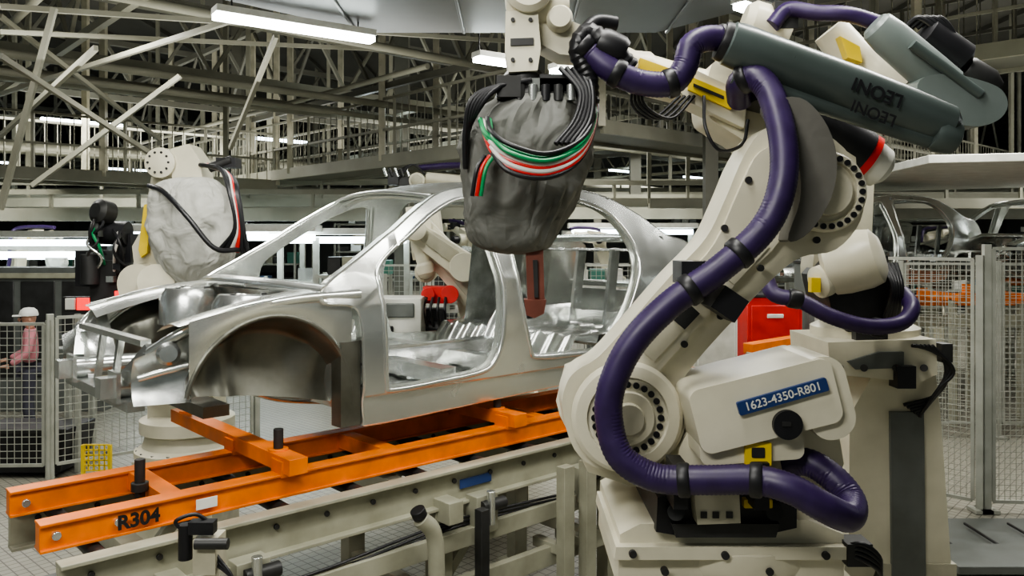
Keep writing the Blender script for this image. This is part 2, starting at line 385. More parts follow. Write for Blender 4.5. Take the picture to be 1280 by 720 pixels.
def car_mesh():
    b=B('car_body')
    side_panel(b,False,.085,STEEL); side_panel(b,True,.085,STEEL)
    zz=lambda z:z-1.48
    def roof(u,v):
        t=.57+u*(2.2-.57); e=wf(t,zroof(t))+.0; w=e+(W-2*e)*v; bow=math.sin(math.pi*v)
        tt=t+(-.07*bow if u<.05 else 0)+(.06*bow if u>.95 else 0)
        return (tt,w,zz(zroof(t)+.045*bow+.004))
    grid(b,roof,20,16,STEEL)
    def arc(t,bow,z,dz,w0,n=14): return [V((t-bow*math.sin(math.pi*i/n),w0+(W-2*w0)*i/n,zz(z+dz*math.sin(math.pi*i/n)))) for i in range(n+1)]
    for (t,bow,z,dz,w0,r) in[(.62,.07,2.76,.045,.28,.03),(.56,.07,2.775,.045,.28,.014),(2.2,-.06,2.785,.045,.27,.035),(1.1,0,2.82,.04,.26,.022),(1.6,0,2.83,.04,.26,.022),(-.3,.12,2.22,.03,.06,.04),(-.22,.12,2.17,.02,.06,.05),(2.72,-.05,2.50,.02,.15,.035)]:
        b.tube(arc(t,bow,z,dz,w0),r,STEEL,seg=12,smooth=False)
    def cowl(u,v): return (-.34+.16*u-.12*math.sin(math.pi*v),.08+(W-.16)*v,zz(2.22-.09*math.sin(math.pi*u)))
    grid(b,cowl,6,14,STEELI)
    def fw(u,v):
        return (-.2-.05*math.sin(v*9)*math.sin(u*5),.08+(W-.16)*v,zz(1.58+.6*u))
    grid(b,fw,14,24,STEELI)
    b.beam((.0,.1,zz(2.08)),(.0,W-.1,zz(2.08)),.06,.06,STEELI)
    def flo(u,v):
        t=-.2+u*2.6; w=.09+(W-.18)*v; h=.17*math.exp(-((w-W/2)/.13)**4); h+=.012*math.sin(v*60)+(.22*min(1,max(0,(t-1.55)/.1)) if t>1.5 else 0)
        return (t,w,zz(1.60)+h)
    grid(b,flo,36,60,STEELI)
    b.box((.55,W/2,zz(1.68)),(.12,W-.2,.09),STEELI); b.box((1.1,W/2,zz(1.68)),(.12,W-.2,.09),STEELI)
    for w in(.12,W-.12): b.beam((-.1,w,zz(1.59)),(2.1,w,zz(1.6)),.1,.13,STEEL)
    for s in(0,1):
        def wh(u,v):
            a=math.pi*u; w=.09+.28*v; r=.38*(1-.25*v**4)
            return (2.5-math.cos(a)*r, W-w if s else w, zz(1.62+math.sin(a)*(r+.03)))
        grid(b,wh,18,6,STEELI)
        w=.37 if not s else W-.37
        vv=b.vs([(2.5+.30*math.cos(2*math.pi*k/20)*1.0,w,zz(1.62+.32*math.sin(2*math.pi*k/20))) for k in range(20)]); b.face(vv,STEELI)
        def cp(u,v):
            t=1.85+u*.85; z=1.75+v*.85; return (t,(W-.16-.14*v if s else .16+.14*v)-.05*math.exp(-((u-.4)/.22)**2-((v-.4)/.25)**2),zz(z)+.03*math.sin(u*9)*math.sin(v*7))
        if s: grid(b,cp,22,22,STEELI)
    def sh(u,v): return (2.3+.45*u,.2+(W-.4)*v,zz(2.42)+.015*math.sin(v*40)*math.sin(u*6))
    grid(b,sh,10,40,STEELI)
    for w in(.3,.65,1.05,1.4): b.beam((2.25,w,zz(1.85)),(2.34,w,zz(2.42)),.09,.03,STEELI)
    b.beam((2.26,.2,zz(1.9)),(2.26,W-.2,zz(1.9)),.04,.1,STEELI)
    b.box((3.18,W/2,zz(1.85)),(.03,W-.3,.4),STEEL); b.tube(arc(3.15,-.06,2.1,0,.16),.03,STEEL,seg=12,smooth=False); b.box((2.8,W/2,zz(1.66)),(.8,W-.3,.02),STEELI)
    # front structure
    for s in(0,1):
        g=lambda w:(W-w if s else w)
        b.tube([(-.1,g(.06),zz(2.20)),(-.45,g(.07),zz(2.19)),(-.8,g(.09),zz(2.14)),(-1.03,g(.14),zz(2.05)),(-1.14,g(.24),zz(1.96))],lambda q:.035-.01*q,STEEL,seg=12)
        def ledge(u,v):
            t=-.12-u*.95; return (t,g(.05+.30*v),zz(2.235-.03*u-.11*u*u+.025*math.sin(v*math.pi)-.05*v*u))
        grid(b,ledge,14,8,STEEL)
        def bnd(u):
            a=math.pi*(-.02+.94*u); return (-.6+math.cos(a)*.45,1.64+math.sin(a)*.475)
        def chord(u):
            return (-.15-.86*u, 1.60+.14*u+.02*math.sin(u*math.pi))
        def hang(u,v):
            uu=.03+.94*u; tb,zb=bnd(uu); tt=max(-1.1,min(-.12,tb)); k=(-.12-tt)/.98
            zt=2.235-.03*k-.11*k*k; zb=max(min(zb,zt-.02),zt-.30)
            return (tt,g(.05-.006*math.sin(v*3.1)),zz(zt+(zb-zt)*v))
        grid(b,hang,30,4,STEEL)
        def pan(u,v):
            tb,zb=bnd(u); tc,zc=chord(u); t=tb+(tc-tb)*v; z=zb+(zc-zb)*v
            edge=min(1,v/.22); side=min(1,min(u,1-u)/.10+.25)
            dep=.055+.13*sstep(edge)*side+.06*math.sin(v*math.pi)*math.sin(u*math.pi)
            dep-=.05*math.exp(-((t+.32)/.10)**2-((z-1.85)/.14)**2)
            dep-=.03*math.exp(-((t+.80)/.05)**2)
            return (t,g(dep),zz(z))
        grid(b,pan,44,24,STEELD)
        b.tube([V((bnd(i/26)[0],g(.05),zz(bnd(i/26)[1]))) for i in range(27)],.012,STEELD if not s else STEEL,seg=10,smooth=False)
        b.tube([V((bnd(i/20)[0]*1.0,g(.055),zz(bnd(i/20)[1]+.02))) for i in range(21)],.008,STEEL,seg=8,smooth=False)
        b.lathe((-.58,g(.46),zz(1.98)),(0.05,0,1),[(.17,0),(.17,.16),(.14,.22),(.07,.225),(.06,.2)],STEELI,24)
        bolts(b,(-.57,g(.46),zz(2.2)),(0,0,1),.1,3,.015,DARK)
        b.tube([(-.1,g(.45),zz(1.60)),(-.35,g(.5),zz(1.64)),(-.7,g(.5),zz(1.76)),(-1.22,g(.47),zz(1.78))],.06,STEELI,seg=12)
        b.box((-1.23,g(.47),zz(1.78)),(.02,.14,.15),STEEL); b.box((-1.27,g(.47),zz(1.78)),(.07,.09,.10),STEEL)
        b.beam((-1.12,g(.25),zz(1.97)),(-1.18,g(.42),zz(1.82)),.05,.08,STEELI)
        def apron(u,v): return (-.98-.18*u,g(.10+.12*u+.35*v),zz(2.08-.12*u-.28*v*v)+.012*math.sin(u*6+v*5))
        grid(b,apron,12,12,STEELI)
        def apron2(u,v): return (-.98-.24*u,g(.13+.08*u+.04*math.sin(v*math.pi)),zz(2.04-.10*u-(.32-.10*u)*v))
        grid(b,apron2,14,14,STEELI)
        b.tube([(-1.0,g(.12),zz(1.90)),(-1.1,g(.15),zz(1.88)),(-1.2,g(.2),zz(1.85))],.018,STEEL,seg=10)
        b.lathe((-1.08,g(.16),zz(1.96)),(-.3,-1 if not s else 1,.1),[(.045,0),(.055,.03),(.04,.045)],STEELI,20)
        b.box((-.16,g(.09),zz(1.72)),(.12,.1,.46),STEELD)
        for k in range(4): b.cyl((-.08,g(.045),zz(1.7+.12*k)),(-.08,g(.03),zz(1.7+.12*k)),.016,DARK,seg=12)
    b.beam((-1.18,.3,zz(1.70)),(-1.18,W-.3,zz(1.70)),.08,.05,STEELI); b.beam((-.75,.4,zz(1.6)),(-.75,W-.4,zz(1.6)),.14,.06,STEELD)
    b.beam((-1.13,.32,zz(2.0)),(-1.13,W-.32,zz(2.0)),.05,.03,STEEL)
    for w in(.7,1.0): b.beam((-1.13,w,zz(2.0)),(-1.17,w,zz(1.7)),.03,.04,STEELI)
    return b.done()
car=car_mesh()
def car_place(o,A0,z,yaw): o.matrix_world=Matrix.Translation(V((A0[0],A0[1],z)))@Matrix.Rotation(yaw,4,'Z')
car_place(car,(-.728,4.41),1.48,TH)
def inst(src,A0,z,yaw):
    o=bpy.data.objects.new(src.name,src.data); bpy.context.collection.objects.link(o); car_place(o,A0,z,yaw); return o
inst(car,(5.0,11.6),1.80,math.radians(28)); inst(car,(8.6,12.6),1.80,math.radians(28))
def cw(t,w,z): return V((-.728+CA*t-SA*w,4.41+SA*t+CA*w,z))

# ------------------------------------------------------------------ skid
def skid(name,f,z=1.33,L0=-1.66,L1=3.6,label=True):
    b=B(name)
    def bx(t0,w0,t1,w1,zt,h,wd,m=ORANGE): b.beam(f(t0,w0,zt-h/2),f(t1,w1,zt-h/2),wd,h,m)
    for w in(.0,.58): 
        bx(L0,w,L1,w,z,.105,.07); bx(L0,w,L1,w,z+.006,.012,.10); bx(L0,w,L1,w,z-.1,.012,.10)
    for t in(-1.1,.1,1.3,2.6,3.4): bx(t,0,t,.58,z,.09,.09)
    for t in(-.55,.95,2.3): bx(t,-.12,t,1.5,z+.09,.08,.10)
    for t in(-.55,.95,2.3):
        for w in(.0,.58): b.box(f(t,w,z+.03),(.12,.12,.08),ORANGE,Matrix.Rotation(TH,3,'Z'))
        for w in(.1,1.35): b.cyl(f(t,w,z+.08),f(t,w,z+.20),.025,DARK); b.cyl(f(t,w,z+.07),f(t,w,z+.1),.05,ORANGE)
    b.cyl(f(-1.18,.25,z-.06),f(-1.18,.25,z+.13),.024,DARK)
    b.cyl(f(-1.18,.25,z-.02),f(-1.18,.25,z+.02),.04,DARK)
    for t in(L0+.06,L0+.3): b.cyl(f(t,-.055,z-.05),f(t,-.03,z-.05),.018,STEEL)
    b.cyl(f(L0+.06,.52,z-.05),f(L0+.06,.5,z-.05),.018,STEEL)
    b.box(f(-.98,-.053,z-.05),(.1,.004,.05),WHITE,Matrix.Rotation(TH,3,'Z'))
    o=b.done(.006)
    return o
sk=skid('orange_skid_carrier',cw)
text('skid_number','R304',.085,cw(-1.28,-.056,1.275),Rface(0,TH),BLACK,sk,.001,.003)

# ------------------------------------------------------------------ conveyor frame
b=B('conveyor_frame')
RZ=Matrix.Rotation(TH,3,'Z')
for w in(-.14,.78):
    b.beam(cw(-1.62,w,1.10),cw(5.5,w,1.10),.03,.20,BEIGE)
    for z in(1.195,1.005): b.beam(cw(-1.62,w-.02,z),cw(5.5,w-.02,z),.09,.018,BEIGE)
    for i in range(26): b.cyl(cw(-1.5+i*.27,w-.02,1.13),cw(-1.5+i*.27,w-.035,1.13),.014,DARK,seg=12)
    for t in(-1.2,.3,1.75,3.2,4.7):
        b.beam(cw(t,w,1.0),cw(t,w,.06),.10,.12,BEIGE,up=(CA,SA,0)); b.box(cw(t,w,.03),(.24,.22,.04),BEIGE,RZ)
        b.beam(cw(t,w,.55),cw(t+.4,w,.98),.05,.06,BEIGE)
for i in range(16):
    t=-1.45+i*.42; b.cyl(cw(t,-.12,1.17),cw(t,.76,1.17),.035,DARK)
for t in(-1.2,.3,1.75,3.2,4.7):
    b.beam(cw(t,-.14,.45),cw(t,.78,.45),.08,.1,BEIGE); b.beam(cw(t,-.3,1.0),cw(t,1.4,1.0),.1,.12,BEIGE)
b.beam(cw(-1.6,-.22,.82),cw(5.5,-.22,.82),.06,.10,BEIGE); b.beam(cw(-1.6,-.24,.55),cw(5.5,-.24,.55),.05,.12,BEIGE)
b.beam(cw(-1.6,.9,.7),cw(5.5,.9,.7),.3,.05,GREYP)
for t in(-.85,.55,1.4): 
    b.box(cw(t,-.22,.93),(.16,.1,.22),BEIGE,RZ); b.cyl(cw(t-.05,-.28,.98),cw(t+.12,-.28,.98),.035,DARK); b.cyl(cw(t,-.3,.88),cw(t,-.3,1.07),.025,STEEL)
b.box(cw(.55,-.165,1.10),(.24,.006,.055),BLUEL,RZ)
for t,w in((1.55,-.33),(1.62,-.30),(1.85,-.32)): b.box(cw(t,w,1.05),(.14,.12,.5),BEIGE,RZ)
for t in (1.1,1.3): b.beam(cw(t,-.36,1.12),cw(t,-.36,.0),.07,.09,BEIGE,up=(CA,SA,0)); b.beam(cw(t,-.36,.6),cw(t,-.1,.6),.06,.06,BEIGE)
b.tube([cw(.02,-.35,1.05),cw(.1,-.36,.95),cw(.12,-.36,.7),cw(.13,-.36,.3),cw(.13,-.36,.02)],.045,BEIGE,seg=14)
b.cyl(cw(.02,-.35,1.06),cw(.0,-.35,1.1),.04,BLACK)
b.beam(cw(.45,-.34,1.0),cw(.45,-.34,.0),.06,.06,DARK,up=(CA,SA,0))
for k in range(4): b.tube([cw(-1.5,-.2,.9-.02*k),cw(-.6,-.23,.88-.03*k),cw(.4,-.2,.92-.02*k),cw(1.6,-.23,.88-.02*k),cw(3,-.2,.9)],.009,BLACK,seg=8)
b.done(.005)
b=B('pneumatic_clamp_unit')
c=pt(262,690,3.25)
b.box(c,(.09,.12,.14),CREAM2); b.cyl(c+V((-.09,-.02,-.02)),c+V((-.09,-.02,.12)),.028,BLACK); b.cyl(c+V((-.03,-.07,.06)),c+V((.1,-.07,.06)),.022,DARK)
b.box(c+V((-.02,-.02,.11)),(.1,.05,.05),BLACK); b.tube([c+V((-.1,-.03,.1)),c+V((-.12,-.04,.14)),c+V((-.05,-.02,.16)),c+V((0,0,.12))],.008,BLACK)
b.cyl(c+V((.01,0,-.05)),(c.x+.01,c.y,0),.03,CREAM2); b.box((c.x,c.y,.02),(.2,.2,.04),CREAM2)
for k in range(3): b.tube([c+V((.04,-.03,-.02*k)),c+V((.12,-.06,-.1)),c+V((.09+.02*k,-.02,-.3))],.006,BLACK,seg=8)
b.done(.004)
b=B('floor_cable_trough')
for o in(0,.28): b.beam(cw(-.3,-.95-o,.22),cw(3.5,-.95-o,.22),.03,.3,GREYP)
b.beam(cw(-.3,-1.09,.30),cw(3.5,-1.09,.30),.2,.02,DARK); b.beam(cw(-.3,-.7,.08),cw(3.5,-.7,.08),.25,.14,BEIGE)
b.done(.005)

# ------------------------------------------------------------------ main robot
b=B('welding_robot')
D=3.1
b.box((1.0,3.25,.42),(.86,.8,.84),CREAM2)
b.box((.98,3.2,.86),(1.0,.86,.06),CREAM)
b.slab([(775,668),(800,655),(1010,650),(1055,668),(1055,735),(1000,760),(790,760),(772,735)],2.9,3.55,CREAM)
b.slab([(770,684),(1060,684),(1066,700),(768,700)],2.86,3.5,CREAM)
b.box((.95,3.2,1.0),(.86,.62,.26),CREAM)
b.lathe((.86,3.22,1.28),(0,0,1),[(.36,0),(.37,.03),(.37,.09),(.33,.11),(.31,.15)],CREAM,40)
bolts(b,(.86,3.22,1.37),(0,0,1),.345,18,.013,DARK)
for (u,v) in((790,690),(830,712),(905,692),(960,712),(1030,692)): b.cyl(pt(u,v,2.87),pt(u,v,2.87)-V((0,.025,0)),.014,DARK,seg=12)
b.box((.62,2.93,1.08),(.18,.12,.22),CREAM); b.cyl((.62,2.86,1.2),(.62,2.80,1.2),.04,DARK)
for k in range(4): b.tube([pt(1045,690,2.9),pt(1075,680+k*6,2.85),pt(1100,700+k*5,2.85),pt(1090,735,2.9)],.010,BLACK,seg=10)
b.box(pt(1068,688,2.9),(.09,.1,.08),DARK)
b.slab([(822,622),(868,612),(965,612),(996,628),(996,660),(960,668),(850,670),(820,665)],2.86,3.5,BLACK)
b.slab([(840,655),(975,655),(970,672),(845,672)],2.83,2.9,DARK)
for u in(845,905,968): b.cyl(pt(u,640,2.85),pt(u,640,2.81),.03,DARK)
b.slab([(868,616),(924,614),(926,654),(872,656)],2.78,2.9,CREAM2)
for u in (880,895,912): b.slab([(u-4,640),(u+4,640),(u+4,648),(u-4,648)],2.775,2.79,DARK)
b.slab([(845,600),(850,560),(870,520),(1000,500),(1045,520),(1055,580),(1040,612),(1000,625),(860,625)],2.95,3.45,CREAM)
b.slab([(700,520),(712,470),(760,450),(850,470),(880,520),(880,590),(850,612),(790,608),(735,590)],3.2,3.5,CREAM)
def rbox(uvc,L,Hh,ang,d0,d1,m,n=6,rr=.035):
    c=pt(*uvc,d0); P=[]
    for sx,sz,a0 in((1,1,0),(-1,1,90),(-1,-1,180),(1,-1,270)):
        for k in range(n+1):
            a=math.radians(a0+90*k/n); x=sx*(L/2-rr)+rr*math.cos(a); z=sz*(Hh/2-rr)+rr*math.sin(a)
            P.append((x*math.cos(ang)-z*math.sin(ang),x*math.sin(ang)+z*math.cos(ang)))
    b.prism([V((c.x+x,d0,c.z+z)) for x,z in P],[V((c.x+x,d1,c.z+z)) for x,z in P],m)
rbox((958,508),.50,.225,math.radians(14),2.73,3.1,CREAM,6,.04)
rbox((1035,498),.16,.29,math.radians(14),2.75,3.06,CREAM,8,.075)
rbox((940,560),.36,.10,math.radians(4),2.76,3.0,CREAM,4,.03)
rbox((979,496),.315,.046,math.radians(16),2.715,2.74,BLUEL,3,.006)
b.cyl(pt(983,530,2.73),pt(983,530,2.73)-V((0,.02,0)),.05,BLACK,seg=32); b.box(pt(983,530,2.71),(.03,.01,.015),DARK)
rbox((948,568),.09,.08,0,2.745,2.76,YELLOW,2,.004)
rbox((948,566),.045,.035,0,2.742,2.746,DARK,2,.004)
rbox((948,630),.10,.03,0,2.80,2.83,YELLOW,2,.004)
ARM=[(703,512),(708,480),(722,462),(748,446),(790,400),(838,345),(882,298),(906,250),(930,195),(958,160),(1008,156),(1055,185),(1078,228),(1076,275),(1045,312),(1000,322),(962,352),(915,402),(872,450),(852,482),(858,520),(845,560),(800,586),(750,586),(718,562)]
A2=[(p.x,p.y) for p in catmull([V((u,v,0)) for u,v in ARM],4,True)]
b.slab(A2,2.97,3.2,CREAM)
R2=[(760,458),(800,412),(850,352),(893,305),(925,235),(950,190),(985,185),(985,240),(975,300),(925,350),(880,400),(838,448),(812,470)]
R2=[(p.x,p.y) for p in catmull([V((u,v,0)) for u,v in R2],4,True)]
b.slab(R2,2.945,2.98,CREAM)
b.slab([(803,440),(850,388),(866,400),(818,452)],2.935,2.95,CREAM2); b.slab([(905,345),(950,298),(962,308),(918,356)],2.935,2.95,CREAM2)
for (u,v) in((775,455),(835,385),(880,330),(905,285),(935,225),(820,470),(900,395),(950,335),(1020,300),(855,430)): b.cyl(pt(u,v,2.945),pt(u,v,2.945)-V((0,.012,0)),.013,DARK,seg=12)
b.slab([(842,400),(862,380),(875,392),(856,412)],2.925,2.945,DARK)
c=pt(783,520,2.96); b.lathe(c,(0,-1,0),[(.205,0),(.205,.02),(.19,.035),(.15,.04),(.145,.028),(.10,.028),(.095,.05),(.0,.05)],CREAM,44)
bolts(b,c+V((0,-.028,0)),(0,-1,0),.122,24,.012,BLACK,h=.008)
b.lathe(c+V((0,-.05,0)),(0,-1,0),[(.06,0),(.055,.02),(.0,.02)],CREAM2,24)
c=pt(1030,240,2.96); b.lathe(c,(0,-1,0),[(.15,0),(.15,.02),(.142,.03),(.115,.03),(.11,.015),(.09,.015),(.085,.05),(.0,.05)],CREAM,44)
bolts(b,c+V((0,-.03,0)),(0,-1,0),.128,26,.011,BLACK,h=.008)
COV=[(962,130),(1000,122),(1030,150),(1046,195),(1040,245),(1012,290),(985,300),(1000,250),(998,205),(980,165)]
COV=[(p.x,p.y) for p in catmull([V((u,v,0)) for u,v in COV],4,True)]
b.slab(COV,2.84,2.95,COVM)
ELB=[(930,75),(985,100),(1030,125),(1062,170),(1070,225),(1040,270),(1000,285),(965,255),(945,190),(905,160),(885,140),(890,80)]
ELB=[(p.x,p.y) for p in catmull([V((u,v,0)) for u,v in ELB],4,True)]
b.slab(ELB,3.2,3.48,CREAM)
b.cyl(pt(1030,240,3.0)+V((0,.15,0)),pt(1030,240,3.0)+V((0,.62,0)),.16,CREAM,seg=32)
def axis_cyl(u0,v0,d0,u1,v1,d1,prof,m,seg=28):
    p,q=pt(u0,v0,d0),pt(u1,v1,d1); b.lathe(p,q-p,[(r,h*(q-p).length) for r,h in prof],m,seg)
axis_cyl(1005,150,3.3,1075,195,3.3,[(.10,0),(.11,.1),(.11,1)],BLACK); axis_cyl(1075,195,3.3,1083,200,3.3,[(.108,0),(.108,1)],RED); axis_cyl(1083,200,3.3,1108,215,3.3,[(.095,0),(.085,.7),(.05,1)],WHITE)
axis_cyl(960,135,3.3,800,92,3.3,[(.115,0),(.10,.25),(.082,.6),(.085,1)],CREAM)
axis_cyl(805,94,3.3,700,45,3.2,[(.09,0),(.095,.05),(.075,.2),(.07,1)],CREAM)
b.slab([(850,78),(935,118),(930,160),(862,128),(845,108)],3.15,3.3,CREAM)
b.slab([(862,95),(917,118),(914,137),(860,112)],3.135,3.15,YELLOW); b.slab([(867,104),(905,120),(905,124),(867,108)],3.13,3.14,DARK)
b.slab([(800,72),(845,88),(843,100),(800,86)],3.16,3.22,YELLOW)
b.slab([(632,14),(672,10),(676,60),(672,88),(636,90),(631,60)],3.02,3.22,CREAM)
b.slab([(672,22),(700,20),(735,35),(735,70),(700,68),(676,55)],3.08,3.26,CREAM)
b.lathe(pt(672,8,3.1)+V((-.12,0,0)),(1,0,0),[(.06,0),(.075,.02),(.075,.2),(.05,.24)],CREAM,28)
b.lathe(pt(660,-5,3.1)+V((0,-.12,0)),(0,1,0),[(.07,0),(.09,.02),(.09,.22),(.07,.25)],CREAM,28)
b.lathe(pt(700,20,3.02),(0,1,0),[(.04,0),(.05,.02),(.05,.22),(.04,.25)],CREAM,24)
for (u,v) in((641,25),(663,25),(641,75),(663,75)): b.cyl(pt(u,v,3.02),pt(u,v,3.02)-V((0,.008,0)),.008,DARK,seg=12)
b.slab([(638,48),(667,47),(667,56),(638,57)],3.014,3.022,DARK)
b.lathe(pt(655,90,3.12),(0,0,-1),[(.07,0),(.085,.02),(.085,.05),(.10,.06),(.12,.12)],DARK,28)
b.box(pt(700,108,3.08),(.16,.12,.07),DARK); b.box(pt(636,112,3.05),(.09,.14,.08),DARK); b.box(pt(675,112,3.12),(.30,.2,.05),GREYP)
for k in range(5): b.cyl(pt(650+k*16,106,3.0),pt(650+k*16,126,3.0),.018,[DARK,STEEL,BLACK,DARK,STEEL][k],seg=14)
bag(b,[(pt(682,116,3.12),.13),(pt(676,126,3.1),.18),(pt(666,145,3.1),.225),(pt(660,168,3.1),.25),(pt(657,200,3.1),.25),(pt(652,240,3.1),.225),(pt(645,275,3.1),.19),(pt(643,300,3.1),.165),(pt(645,312,3.1),.12),(pt(646,318,3.1),.04)],BAGM,.62,96,.10)
b.slab([(657,312),(679,312),(681,388),(660,390)],3.06,3.12,COPPER)
b.slab([(655,375),(683,375),(680,392),(668,398),(658,394)],3.04,3.14,COPPER); b.cyl(pt(662,398,3.1),pt(662,380,3.1),.012,DARK)
b.slab([(666,325),(672,325),(673,372),(668,372)],3.05,3.065,DARK)
CC=[(GREEN,-6),(GREEN,0),(RED,8),(WHITEC,3),(RED,17),(WHITEC,13),(BLACK,-12),(BLACK,22),(GREEN,-2)]
for i,(m,o) in enumerate(CC):
    P=[pt(600+i*1.5,150+o*.2,2.98),pt(608+i,172+o*.7,2.86-.004*i),pt(636,192+o,2.80-.004*i),pt(680,203+o*.9,2.80-.003*i),pt(718,190+o*.8,2.84),pt(738,165+o*.5,2.90),pt(744+o*.1,130,3.0),pt(738-i,105,3.1)]
    b.tube(P,.009,m,seg=10)
for i,(m,dx) in enumerate([(RED,0),(GREEN,5),(BLACK,-6)]):
    b.tube([pt(612+dx,195,2.92),pt(602+dx,212,2.89),pt(596+dx,245,2.90)],.008,m,seg=10)
for i in range(5):
    b.tube([pt(640+i*6,100,3.02),pt(612-i*4,118,2.96),pt(590-i*2,150+i*3,2.98),pt(582,175+i*9,3.02)],.011,BLACK,seg=10)
    b.tube([pt(700+i*8,85,3.0),pt(725+i*4,115,2.95),pt(718+i*5,150,2.91),pt(695+i*6,180,2.86)],.010,BLACK,seg=10)
b.tube([pt(790,85,3.0),pt(760,55,2.98),pt(735,40,3.0),pt(722,62,3.0),pt(735,95,3.0),pt(738,130,3.0)],.035,BLACK,seg=14,rib=.06)
b.lathe(pt(748,52,3.0),V((1,0,-.5)),[(.055,0),(.062,.02),(.062,.09),(.05,.11)],BLACK,24)
b.tube([pt(770,30,3.1),pt(745,28,3.08),pt(728,45,3.05)],.03,BLACK,seg=12)
for k in range(4): b.tube([pt(795+k*3,95,3.02),pt(790+k*5,130,3.05),pt(815+k*8,148,3.1),pt(850+k*6,120,3.15)],.006,BLACK,seg=8)
b.tube([pt(880,120,3.1),pt(882,160,3.05),pt(900,188,3.05),pt(928,180,3.1),pt(935,150,3.15)],.007,BLACK,seg=8)
HR=.052
H1=[pt(980,580,2.88),pt(1010,578,2.84),pt(1042,598,2.79),pt(1064,626,2.73),pt(1060,646,2.64),pt(1030,634,2.58),pt(990,612,2.59),pt(945,600,2.64),pt(880,600,2.68),pt(820,597,2.72),pt(777,572,2.74),pt(762,530,2.76),pt(764,485,2.76),pt(790,430,2.76),pt(838,380,2.76),pt(900,336,2.76),pt(955,285,2.76),pt(978,230,2.77),pt(978,170,2.82),pt(962,115,2.9),pt(942,96,2.95),pt(925,104,3.0),pt(925,125,3.1)]
b.tube(H1,HR*.94,PURPLE,seg=20,n=10,rib=.02,step=.007)
H2=[pt(912,50,3.0),pt(885,48,2.98),pt(864,58,2.98),pt(856,84,2.98),pt(838,104,2.98),pt(800,103,2.98),pt(765,88,2.98),pt(738,66,3.0),pt(726,55,3.0)]
b.tube(H2,.048,PURPLE,seg=20,n=10,rib=.02,step=.007)
def clampring(P,i0,L=.05,r=.066,m=BLACK):
    Q=catmull(P,10); p=Q[i0]; d=(Q[min(i0+1,len(Q)-1)]-Q[i0-1]).normalized(); b.lathe(p-d*L/2,d,[(r*.93,0),(r,.006),(r,L-.006),(r*.93,L)],m,24); return p,d
for i in(70,84,144,154,205): clampring(H1,i,.04,.058)
for i in(3,40,58,76): clampring(H2,i,.04,.056)
b.box(pt(862,340,2.86),(.09,.16,.08),BLACK); b.box(pt(905,378,2.86),(.1,.16,.09),BLACK,Matrix.Rotation(.6,3,'Y')); b.box(pt(846,602,2.8),(.05,.14,.15),BLACK); b.box(pt(946,602,2.78),(.05,.12,.16),BLACK)
b.box(pt(935,95,3.0),(.06,.12,.1),BLACK)
axis_cyl(905,52,2.98,1192,160,2.98,[(.06,0),(.082,.02),(.086,.1),(.088,.55),(.083,.8),(.075,.97),(.05,1)],GREYT,36)
axis_cyl(915,95,2.98,1180,180,2.98,[(.03,0),(.035,.02),(.035,.98),(.02,1)],GREYT,20)
axis_cyl(925,35,3.05,1170,130,3.05,[(.02,0),(.024,.02),(.024,.98),(.02,1)],GREYT,20)
axis_cyl(900,50,2.98,918,57,2.98,[(.07,0),(.075,.2),(.075,1)],BLACK,28)
axis_cyl(1165,165,2.97,1200,175,2.97,[(.06,0),(.07,.2),(.06,.8),(.02,1)],GREYT,28)
b.slab([(940,90),(985,108),(985,135),(945,125)],3.0,3.2,DARK)
b.cyl(pt(1000,165,3.1),pt(1000,90,3.0),.03,DARK)
robo=b.done(.009)
text('arm_label_text','1623-4350-R801',.040,pt(979,496,2.713),Rface(math.radians(-16)),WHITE,robo,.0006,.0004)
text('tube_lettering','LEONI',.068,pt(1097,115,2.886),Rface(math.radians(180+21)),BLACK,robo,.001,.001)
text('tube_lettering','LEONI',.060,pt(1092,141,2.888),Rface(math.radians(180+21)),BLACK,robo,.001,.001)

